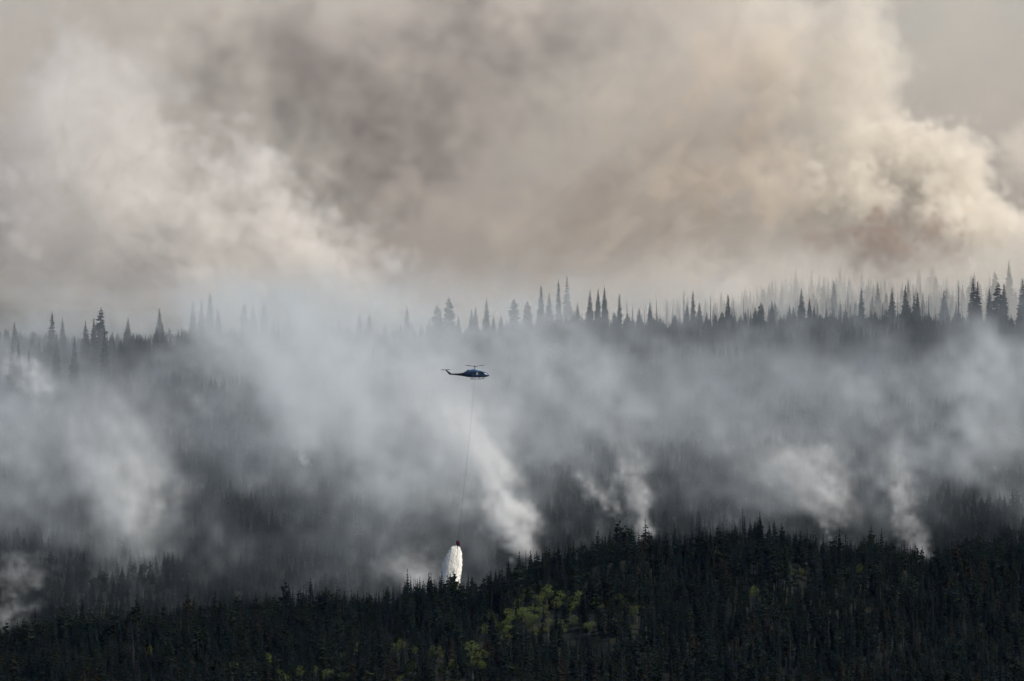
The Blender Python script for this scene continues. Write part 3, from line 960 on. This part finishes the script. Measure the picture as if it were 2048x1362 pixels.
# the tall trees standing out on the far ridge: tip at (X, Y), distance, form
RIDGE = [(1456, 586, 2325, 2), (1603, 577, 2322, 1), (1619, 594, 2322, 0), (1723, 574, 2322, 2), (1756, 565, 2480, 1), (1784, 576, 2400, 1), (1811, 570, 2390, 1), (1835, 582, 2385, 0),
         (1828, 584, 2400, 2), (1946, 553, 2380, 1), (1955, 562, 2385, 1), (1996, 564, 2385, 3), (2008, 564, 2385, 0), (2018, 519, 2560, 1), (1990, 542, 2560, 3), (2045, 556, 2390, 1),
         (1591, 536, 2660, 1), (1623, 540, 2660, 2), (1680, 528, 2670, 1), (1668, 559, 2490, 1), (1864, 531, 2650, 3), (1838, 531, 2660, 0), (1724, 545, 2660, 0), (1544, 601, 2320, 0),
         (1522, 604, 2322, 3), (1510, 613, 2322, 0), (1386, 580, 2330, 2), (1399, 604, 2322, 0), (1374, 605, 2322, 0), (1888, 579, 2420, 1), (1979, 574, 2390, 0), (1579, 610, 2320, 0),
         (1587, 612, 2320, 0), (1628, 613, 2320, 0), (1117, 558, 2322, 2), (1082, 570, 2322, 0), (1134, 552, 2500, 1), (1028, 596, 2316, 3), (973, 596, 2318, 1), (1002, 629, 2310, 0),
         (951, 613, 2330, 0), (898, 593, 2340, 3), (881, 617, 2325, 0), (874, 608, 2345, 3), (917, 630, 2318, 0), (814, 610, 2335, 1), (719, 627, 2350, 0), (739, 625, 2350, 1),
         (1180, 579, 2322, 1), (1155, 605, 2318, 0), (1196, 577, 2330, 0), (1209, 573, 2325, 0), (1239, 586, 2330, 2), (1055, 601, 2325, 3), (1098, 586, 2340, 1), (1300, 603, 2325, 0),
         (1278, 615, 2320, 0), (987, 630, 2325, 1), (943, 617, 2340, 0), (859, 637, 2330, 0), (104, 623, 2250, 0), (202, 613, 2280, 3), (171, 641, 2260, 1), (188, 634, 2285, 0),
         (125, 634, 2300, 1), (209, 661, 2190, 0), (149, 671, 2180, 1), (29, 643, 2300, 1), (25, 678, 2180, 1), (37, 683, 2175, 0), (58, 699, 2170, 0), (113, 666, 2200, 0),
         (256, 634, 2330, 1), (319, 615, 2345, 1), (325, 644, 2260, 2), (313, 649, 2255, 0), (420, 584, 2345, 1), (403, 600, 2345, 0), (386, 601, 2350, 0), (436, 615, 2340, 0),
         (506, 605, 2345, 1), (489, 606, 2350, 3), (528, 606, 2350, 3), (578, 625, 2345, 1), (637, 637, 2340, 1), (678, 634, 2345, 2), (663, 647, 2335, 0), (371, 658, 2260, 1)]
RIDGE.sort()
n_l = 0
for zname, lo_, hi_ in (('above the far left of the slope', -1, 290), ('faint in the smoke left of the ridge middle', 290, 800), ('on the ridge above the helicopter', 800, 1060),
                        ('on the ridge right of the helicopter', 1060, 1340), ('on the ridge at the right', 1340, 1660), ('on the ridge at the far right', 1660, 2100)):
    n_l = 0
    for X, Y, d, f_ in RIDGE:
        if not (lo_ <= X < hi_):
            continue
        x = (X - 1024) / F * d
        h = CZ + (681 - Y) / F * d - float(ground_z(x, d))
        h = max(h, 8.0)
        g = (0.5 * h / 10 + 0.9) * R.uniform(1.6, 2.1)
        one_tree('tall_spruce', ('big', f_), x, d, h, '%s tall spruce from the left %s' % (nth(n_l), zname), 'spruce', 'tall spruces standing out on the far ridge', girth=g)
        n_l += 1

SNAGS = [(1368, 579, 2330), (1313, 596, 2325), (1254, 598, 2325), (1334, 605, 2325), (1488, 596, 2330), (1421, 589, 2330), (1917, 560, 2400), (1652, 596, 2320), (1664, 600, 2318),
         (1681, 606, 2316), (1691, 598, 2320), (1857, 589, 2400), (1700, 610, 2310), (1740, 600, 2330), (1748, 612, 2312), (1765, 606, 2322), (1795, 604, 2330), (1816, 612, 2322),
         (1845, 606, 2330), (1870, 612, 2322), (1900, 600, 2335), (1925, 610, 2330), (1265, 606, 2320), (1290, 618, 2318), (1345, 612, 2322), (1020, 690, 2180), (1660, 640, 2290),
         (1714, 630, 2300), (1780, 628, 2300), (1826, 636, 2290), (1880, 640, 2290), (1940, 640, 2290), (1980, 650, 2280), (2020, 640, 2290)]
SNAGS.sort()
for n_, (X, Y, d) in enumerate(SNAGS):
    x = (X - 1024) / F * d
    h = max(8.0, CZ + (681 - Y) / F * d - float(ground_z(x, d)))
    one_tree('dead_tree', ('snag', n_ % 3), x, d, h, '%s bare dead tree from the left along the hazy far ridge' % nth(n_), 'dead tree', 'bare dead trees on the far ridge')

# ------------------------------------------------------------------ helicopter (local axes: x forward, y to its left, z up)
M_NAVY = mat('navy_paint', (0.018, 0.036, 0.085), 0.28, 0.5, var=(0.8, (0.014, 0.03, 0.07)))
M_BLUE = mat('blue_paint', (0.06, 0.13, 0.22), 0.35, 0.5, var=(1.2, (0.05, 0.11, 0.19)))
M_DARK = mat('black_maroon_paint', (0.02, 0.012, 0.016), 0.4, 0.4, var=(1.0, (0.014, 0.01, 0.014)))
M_GLASS = mat('dark_window_glass', (0.012, 0.02, 0.022), 0.06, 0.8)
M_WHITE = mat('white_paint', (0.75, 0.75, 0.74), 0.4, 0.4)
M_RED = mat('dark_red_paint', (0.05, 0.008, 0.018), 0.5, 0.3)
M_METAL = mat('dull_metal', (0.12, 0.12, 0.125), 0.45, 0.5, metal=0.6, var=(5, (0.08, 0.08, 0.085)))
M_BLADE = mat('rotor_blade_paint', (0.05, 0.05, 0.055), 0.5, 0.4)
M_CABLE = mat('cable', (0.03, 0.03, 0.035), 0.6, 0.3)


def loft(stations, n=20, p=2.6):
    """stations: (x, zbottom, ztop, half width)"""
    V, Fc = [], []
    for (x, zb, zt, hw) in stations:
        for k in range(n):
            a = 2 * math.pi * k / n
            c, s_ = math.cos(a), math.sin(a)
            V.append((x, hw * math.copysign(abs(c) ** (2 / p), c), (zb + zt) / 2 + (zt - zb) / 2 * math.copysign(abs(s_) ** (2 / p), s_)))
    for i in range(len(stations) - 1):
        for k in range(n):
            a, b2 = i * n + k, i * n + (k + 1) % n
            Fc.append((a, b2, b2 + n, a + n))
    Fc.append(tuple(range(n))[::-1])
    Fc.append(tuple(range(len(V) - n, len(V))))
    return V, Fc


def slab(poly, y0, y1):
    """polygon in the xz plane given thickness from y0 to y1"""
    n = len(poly)
    V = [(x, y0, z) for x, z in poly] + [(x, y1, z) for x, z in poly]
    Fc = [tuple(range(n)), tuple(range(n, 2 * n))[::-1]] + [(i, (i + 1) % n + 0, (i + 1) % n + n, i + n)[::-1] for i in range(n)]
    return V, Fc


HD = 1512.0
heli = bpy.data.objects.new('helicopter', None)
heli.location = W(949.4, 754.7, HD)
link(heli, label='dark blue helicopter flying to the right with a long line hanging below', category='helicopter')
heli.rotation_euler = (0, math.radians(1.0), math.radians(-6))
mesh_obj('fuselage', *loft([(-2.9, .17, 1.42, .62), (-2.3, .08, 1.62, .85), (-1.6, 0, 1.78, 1.1), (-.6, -.02, 1.82, 1.24), (.6, -.02, 1.84, 1.28), (1.8, 0, 1.82, 1.26), (2.6, .04, 1.74, 1.16),
                             (3.1, .12, 1.5, .98), (3.5, .22, 1.18, .78), (3.9, .34, .96, .52), (4.15, .46, .84, .26), (4.25, .55, .76, .1)], 24, 3.0), M_NAVY, heli, smooth=True)
mesh_obj('tail_boom', *loft([(-2.6, .2, 1.5, .6), (-3.1, .26, 1.36, .46), (-4.2, .38, 1.12, .34), (-5.6, .52, 1.02, .25), (-6.8, .62, .98, .18), (-7.3, .68, .98, .14)], 16, 2.2), M_DARK, heli, smooth=True)
mesh_obj('tail_fin', *slab([(-6.5, .62), (-7.35, .6), (-8.62, 2.02), (-8.3, 2.12), (-7.85, 1.72), (-6.75, 1.02)], -.07, .07), M_DARK, heli)
tr_ = mesh_obj('tail_rotor', *merge(tube([(-8.42, -.05, 1.98), (-8.42, -.42, 1.98)], .07, 8), slab([(-9.68, 1.88), (-9.68, 2.06), (-7.1, 2.18), (-7.1, 1.99)], -.40, -.36)), M_BLADE, heli)
for sgn in (-1, 1):
    mesh_obj('stabilizer', [(-5.3, sgn * .2, .92), (-4.7, sgn * .2, .92), (-4.75, sgn * 1.4, .92), (-5.3, sgn * 1.4, .92), (-5.3, sgn * .2, .98), (-4.7, sgn * .2, .98), (-4.75, sgn * 1.4, .98), (-5.3, sgn * 1.4, .98)],
             [(0, 3, 2, 1), (4, 5, 6, 7), (0, 1, 5, 4), (1, 2, 6, 5), (2, 3, 7, 6), (3, 0, 4, 7)], M_DARK, heli)
mesh_obj('engine_cowling', *loft([(-3.0, 1.25, 1.55, .3), (-2.3, 1.35, 1.86, .5), (-1.4, 1.5, 2.1, .62), (-.7, 1.55, 2.38, .6), (0, 1.55, 2.44, .55), (.4, 1.6, 2.3, .5), (.75, 1.62, 2.08, .52), (1.7, 1.65, 2.0, .6), (2.5, 1.6, 1.84, .55)], 18, 2.4), M_BLUE, heli, smooth=True)
for sgn in (-1, 1):
    mesh_obj('exhaust', *tube([(-1.6, sgn * .36, 1.95), (-2.15, sgn * .42, 2.02)], [.17, .19], 10), M_METAL, heli)
    # windshield, windows and doors stand a little proud of the skin
    mesh_obj('windshield', [(3.02, sgn * .08, 1.60), (3.02, sgn * .80, 1.50), (3.60, sgn * .62, 1.08), (3.84, sgn * .07, 1.06), (2.97, sgn * .08, 1.50), (2.97, sgn * .74, 1.42), (3.5, sgn * .5, 1.0), (3.7, sgn * .07, 1.0)],
             [(0, 1, 2, 3), (7, 6, 5, 4), (0, 4, 5, 1), (1, 5, 6, 2), (2, 6, 7, 3), (3, 7, 4, 0)], M_GLASS, heli)
    y_ = sgn * 1.262
    dr = mesh_obj('cockpit_door', *slab([(1.55, .25), (2.62, .3), (2.75, .75), (2.6, 1.55), (1.55, 1.68)], sgn * 1.02, sgn * 1.245), M_NAVY, heli)
    mesh_obj('window', *slab([(1.65, .92), (2.62, .95), (2.5, 1.48), (1.65, 1.58)], sgn * 1.10, y_), M_GLASS, dr)
    cd_ = mesh_obj('cabin_door', *slab([(-.75, .2), (1.45, .2), (1.45, 1.68), (-.75, 1.66)], sgn * 1.1, sgn * 1.292), M_NAVY, heli)
    for xa in (-.02, .78):
        mesh_obj('window', *slab([(xa + .03, .88), (xa + .62, .88), (xa + .62, 1.5), (xa + .03, 1.5)], sgn * 1.2, sgn * 1.305), M_GLASS, cd_)
    # white square with a dark mark on the cabin door
    em = mesh_obj('emblem', *slab([(.72 - .12, .78), (1.12, .78), (1.12, 1.38), (.6, 1.38)], sgn * 1.306, sgn * 1.312), M_WHITE, heli)
    mesh_obj('emblem_mark', *merge(slab([(.7, .88), (.78, .88), (.78, 1.28), (.7, 1.28)], sgn * 1.313, sgn * 1.318), slab([(.94, .88), (1.02, .88), (1.02, 1.28), (.94, 1.28)], sgn * 1.313, sgn * 1.318),
                                   slab([(.79, 1.04), (.93, 1.04), (.93, 1.12), (.79, 1.12)], sgn * 1.313, sgn * 1.318)), M_RED, em)
    # landing skid with its saddle tubes
    sk = mesh_obj('skid', *tube([(-1.3, sgn * 1.25, -.48), (0, sgn * 1.25, -.5), (1.6, sgn * 1.25, -.44), (2.4, sgn * 1.25, -.34), (2.75, sgn * 1.25, -.1)], .075, 8), M_METAL, heli)
    for xa in (-.75, 1.35):
        mesh_obj('cross_tube', *tube([(xa, 0, -.02), (xa, sgn * .7, -.08), (xa, sgn * 1.25, -.47)], .06, 8), M_METAL, heli)
mesh_obj('nose_light', *loft([(4.22, .56, .72, .09), (4.3, .6, .68, .05)], 10, 2), M_WHITE, heli, smooth=True)
mast = mesh_obj('rotor_mast', *tube([(-.02, 0, 2.35), (-.02, 0, 3.2)], [.13, .1], 10), M_METAL, heli)
mesh_obj('rotor_hub', *merge(loft([(-.5, 3.12, 3.26, .12), (-.2, 3.06, 3.32, .24), (.2, 3.06, 3.32, .24), (.5, 3.12, 3.26, .12)], 12, 2.5), tube([(-.02, 0, 3.2), (-.02, 0, 3.42)], [.12, .06], 8)), M_METAL, heli)
for a in (75, 255):
    a_ = math.radians(a)
    c, s_ = math.cos(a_), math.sin(a_)
    V = []
    L_ = 7.0
    for t, z in ((.45, 3.19), (3.5, 3.27), (L_, 3.5)):
        for wy, wz in ((-.27, -.03), (.27, 0.03), (.27, .09), (-.27, .03)):
            V.append((c * t - s_ * wy, s_ * t + c * wy, z + wz))
    Fc = []
    for i in range(2):
        for k in range(4):
            Fc.append((i * 4 + k, i * 4 + (k + 1) % 4, i * 4 + 4 + (k + 1) % 4, i * 4 + 4 + k))
    Fc += [(0, 3, 2, 1), (8, 9, 10, 11)]
    mesh_obj('rotor_blade', V, Fc, M_BLADE, heli)
mesh_obj('cargo_hook', *tube([(0, 0, -.02), (0, 0, -.22)], [.12, .07], 8), M_METAL, heli)

# ------------------------------------------------------------------ long line, bucket, falling water
top = heli.location + Vector((0, 0, -.2))
bk = W(916.3, 1076.5, HD)
path = []
for i in range(25):
    t = i / 24
    p = top.lerp(bk, t)
    p.x += 0.25 * math.sin(math.pi * t)
    path.append(p)
o = mesh_obj('long_line', *tube(path, .02, 6), M_CABLE)
o['label'] = 'thin dark cable running from the helicopter down to the red bucket'
o['category'] = 'cable'
bucket = bpy.data.objects.new('water_bucket', None)
bucket.location = W(916.6, 1091.5, HD)
link(bucket, label='dark red water bucket hanging at the end of the helicopter cable', category='bucket')
mesh_obj('bag', *tube([(0, 0, -.05), (0, 0, .1), (0, 0, .5), (0, 0, 1.0), (0, 0, 1.35)], [.34, .5, .62, .66, .64], 20), M_RED, bucket, smooth=True)
ringV, ringF = [], []
for k in range(20):
    a = 2 * math.pi * k / 20
    for r_, z in ((.62, 1.34), (.7, 1.34), (.7, 1.43), (.62, 1.43)):
        ringV.append((math.cos(a) * r_, math.sin(a) * r_, z))
for k in range(20):
    for m_ in range(4):
        ringF.append((k * 4 + m_, k * 4 + (m_ + 1) % 4, ((k + 1) % 20) * 4 + (m_ + 1) % 4, ((k + 1) % 20) * 4 + m_))
mesh_obj('rim', ringV, ringF, M_DARK, bucket)
for k in range(8):
    a = 2 * math.pi * k / 8
    mesh_obj('suspension_cord', *tube([(math.cos(a) * .65, math.sin(a) * .65, 1.4), (0, 0, 2.1)], .018, 4), M_CABLE, bucket)
mesh_obj('control_head', *tube([(0, 0, 1.95), (0, 0, 2.2)], [.09, .09], 8), M_METAL, bucket)
mesh_obj('outlet', *tube([(0, 0, -.05), (-.05, 0, -.6), (-.12, 0, -1.1)], [.3, .2, .1], 10), M_DARK, bucket)

M_WATER = mat('falling_water', (0.96, 0.95, 0.91), 0.5, 0.5, var=(1.6, (0.93, 0.92, 0.885)), transl=0.35)
WL = [(1092, 912), (1094, 904), (1102, 898), (1110.5, 893), (1129, 885), (1149, 881), (1165, 879), (1185, 878)]
WR = [(1092, 917.5), (1094, 919), (1100, 922), (1110, 924), (1129, 924.3), (1146, 922.5), (1167, 920), (1185, 919)]
q = random.Random(5)
V, Fc = [], []
WD = HD + 0.0


def wedge(p, L, wdt, ln):
    """a torn flake of water, its broad side aimed between sun and camera to brighten the fall"""
    o_ = len(V)
    a = math.radians(38) + q.gauss(0, .55)  # flakes shaped to face sun and camera, so they catch more light
    w_ = Vector((math.cos(a), math.sin(a), 0)) * wdt
    n_v = Vector((math.sin(a), -math.cos(a), 0))
    tilt = q.uniform(.1, .75)
    up = Vector((ln, 0, 0)) + (Vector((0, 0, 1)) - n_v * tilt).normalized() * L
    p = Vector(p)
    V.extend([p + up * .5, p - w_ + up * q.uniform(-.1, .2), p - up * .5, p + w_ + up * q.uniform(-.2, .1), p + n_v * wdt * .5])
    Fc.extend([(o_, o_ + 1, o_ + 4), (o_ + 1, o_ + 2, o_ + 4), (o_ + 2, o_ + 3, o_ + 4), (o_ + 3, o_, o_ + 4)])


for n_ in range(15000):
    Y = 1092 + (q.random() ** .8) * 93
    if Y > 1168 and q.random() < (Y - 1168) / 17:
        continue
    xl = np.interp(Y, [a for a, b2 in WL], [b2 for a, b2 in WL])
    xr = np.interp(Y, [a for a, b2 in WR], [b2 for a, b2 in WR])
    a = q.uniform(0, 6.2832)
    rr = q.random() ** .4
    u = rr * math.cos(a)
    v = rr * math.sin(a)
    X = (xl + xr) / 2 + (xr - xl) / 2 * (u + q.gauss(0, .02))
    # a thin cleft under the bucket where the outlet splits the sheet
    cl = 915 - (Y - 1092) * .05
    if abs(X - cl) < 1.3 * max(0, 1 - (Y - 1092) / 42) and v < .4:
        continue
    hw = (xr - xl) / 2 / F * WD
    p = W(X, Y, WD)
    p.y += v * hw * .8
    big = q.random() < .6
    if Y > 1150:
        big = q.random() < .25
    wedge(p, q.uniform(.4, 1.2) if big else q.uniform(.1, .35), q.uniform(.04, .09) if big else q.uniform(.025, .06), q.uniform(-.1, .1))
me = bpy.data.meshes.new('falling_water')
me.from_pydata([tuple(v) for v in V], [], Fc)
me.materials.append(M_WATER)
link(bpy.data.objects.new('falling_water', me), kind='stuff', label='bright white sheet of water falling from the red bucket', category='water')
